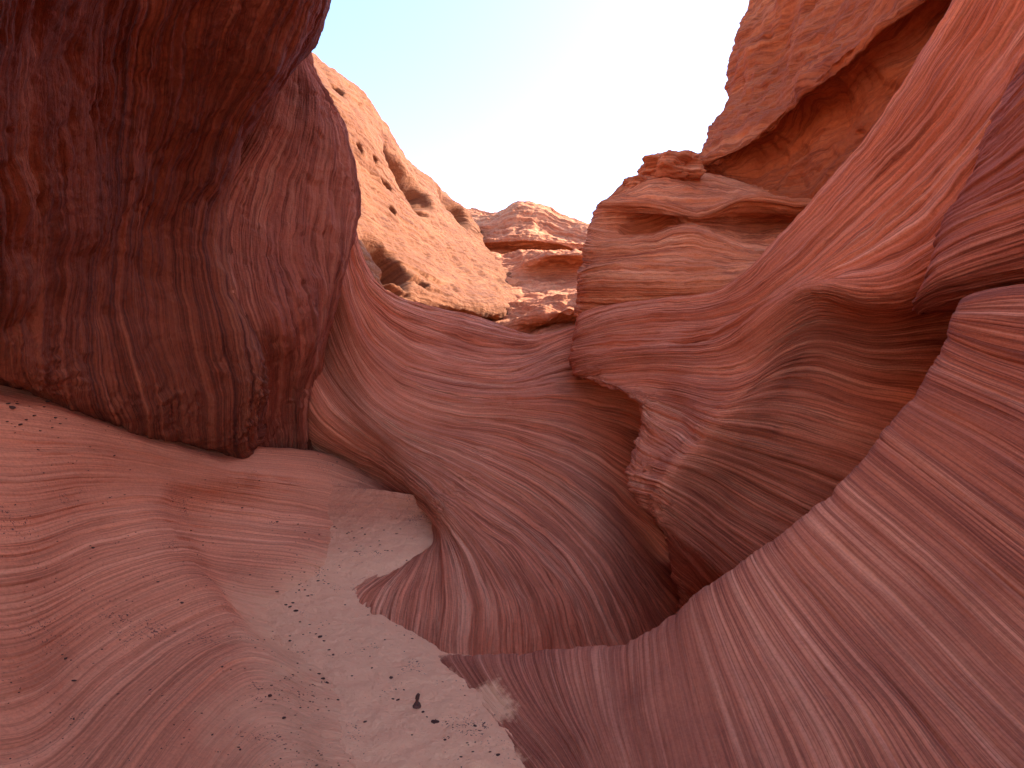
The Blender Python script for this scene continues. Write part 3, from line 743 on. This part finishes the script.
tag_path = ('dark pebble lying on the pale sand path', 'dark pebbles on the sand path')
for px, py, wp in ((391, 678, 6), (398, 700, 5), (393, 699, 4), (277, 592, 5), (272, 587, 3), (290, 607, 5), (296, 611, 6), (293, 603, 4), (286, 605, 4),
                   (320, 637, 6), (324, 641, 4), (329, 650, 4), (333, 655, 3), (316, 634, 3), (475, 726, 5), (498, 755, 6), (490, 752, 4), (461, 757, 4),
                   (365, 722, 5), (423, 712, 4), (427, 717, 3), (404, 690, 3), (352, 676, 3), (372, 668, 3), (345, 605, 3), (380, 545, 3), (362, 528, 3),
                   (318, 581, 4), (445, 740, 4), (300, 622, 3), (412, 735, 3), (350, 640, 3), (338, 700, 4), (385, 640, 3), (305, 590, 3)):
    pebble(px, py, wp, *tag_path)
pebble(435, 722, 7, 'thin dark sliver of stone lying flat on the sand just right of the upright knob', None, 0.5, 1.7)
tag_rim = ('dark crumb of rock on the upper edge of the pale slab under the overhang', 'dark crumbs under the overhang')
for px, py, wp in ((12, 408, 9), (8, 404, 6), (17, 404, 5), (20, 425, 7), (26, 420, 5), (34, 416, 6), (47, 402, 6), (44, 407, 4), (55, 418, 5), (60, 424, 4),
                   (52, 428, 4), (40, 431, 4), (7, 422, 4), (78, 408, 5), (66, 419, 3), (15, 433, 3), (58, 438, 3), (38, 450, 4), (90, 447, 3), (114, 456, 4)):
    pebble(px, py, wp, *tag_rim)
tag_slab = ('dark fleck of stone lying on the open face of the pale slab', 'dark flecks on the pale slab')
for px, py, wp in ((65, 659, 6), (62, 655, 4), (74, 681, 6), (93, 548, 5), (90, 546, 3), (182, 603, 5), (178, 600, 3), (290, 641, 4), (270, 696, 6), (284, 718, 5),
                   (183, 562, 3), (158, 582, 4), (186, 586, 3), (222, 667, 4), (68, 522, 3), (277, 522, 4), (242, 508, 4), (130, 470, 3), (205, 480, 3),
                   (323, 679, 6), (327, 683, 5), (319, 674, 5), (44, 627, 3), (15, 505, 3), (250, 575, 3), (120, 640, 3), (150, 690, 4), (212, 735, 4), (240, 750, 4)):
    pebble(px, py, wp, *tag_slab)
for k in range(4):
    if not used[k]:
        bpy.data.objects.remove(protos[k])

# the small upright knob of dark rock on the path
h = hit(417, 706)
v1, f1 = ico(4)
t = v1[:, 2]
prof = np.interp(t, [-1, -.85, -.6, -.35, -.15, .05, .3, .6, .85, 1], [.75, .95, .8, .5, .3, .26, .42, .46, .33, 0.02])
rad = np.linalg.norm(v1[:, :2], axis=1, keepdims=True) + 1e-6
kn = np.concatenate([v1[:, :2] / rad * (prof * np.minimum(1, rad[:, 0] * 4))[:, None], t[:, None]], 1)
kn += 0.16 * np.stack([fbm(v1 * 1.8 + 5, 3), fbm(v1 * 1.8 + 9, 3), 0.5 * fbm(v1 * 1.8 + 14, 3)], -1)
kn[:, 0] += 0.22 * np.clip(t + .2, 0, 1)
kn *= np.array((0.023, 0.021, 0.036))
o = link_mesh('stone_knob', kn, f1.ravel(), np.full(len(f1), 3), M_T, kn[:, :2])
o.location = h[0] + Vector((0, 0, 0.028))
tag(o, 'tiny dark knob of stone standing upright on the pale sand path', 'stone', kind='thing')

# grit: a thin scatter of grains nobody could count
gv, gf, n0 = [], [], 0
v0, f0_ = ico(1)
rg = random.Random(5)
for _ in range(2600):
    if rg.random() < 0.6:
        px, py = rg.uniform(260, 560), rg.uniform(510, 768)
    else:
        px, py = rg.uniform(0, 340), rg.uniform(400, 768)
    if n3(np.array([[px / 45, py / 30, 3.3]]))[0] < rg.uniform(-0.1, 0.45):
        continue
    hh = hit(px, py)
    if hh is None:
        continue
    r = rg.uniform(0.35, 1.0) * hh[0].y / F
    gv.append(v0 * np.array((r * rg.uniform(.8, 2.0), r, r * .6)) + np.array(hh[0]))
    gf.append(f0_ + n0)
    n0 += len(v0)
gv, gf = np.concatenate(gv), np.concatenate(gf)
o = link_mesh('gravel', gv, gf.ravel(), np.full(len(gf), 3), M_T, gv[:, :2])
tag(o, 'fine dark grit sprinkled over the sand and slab', 'grit', kind='stuff')
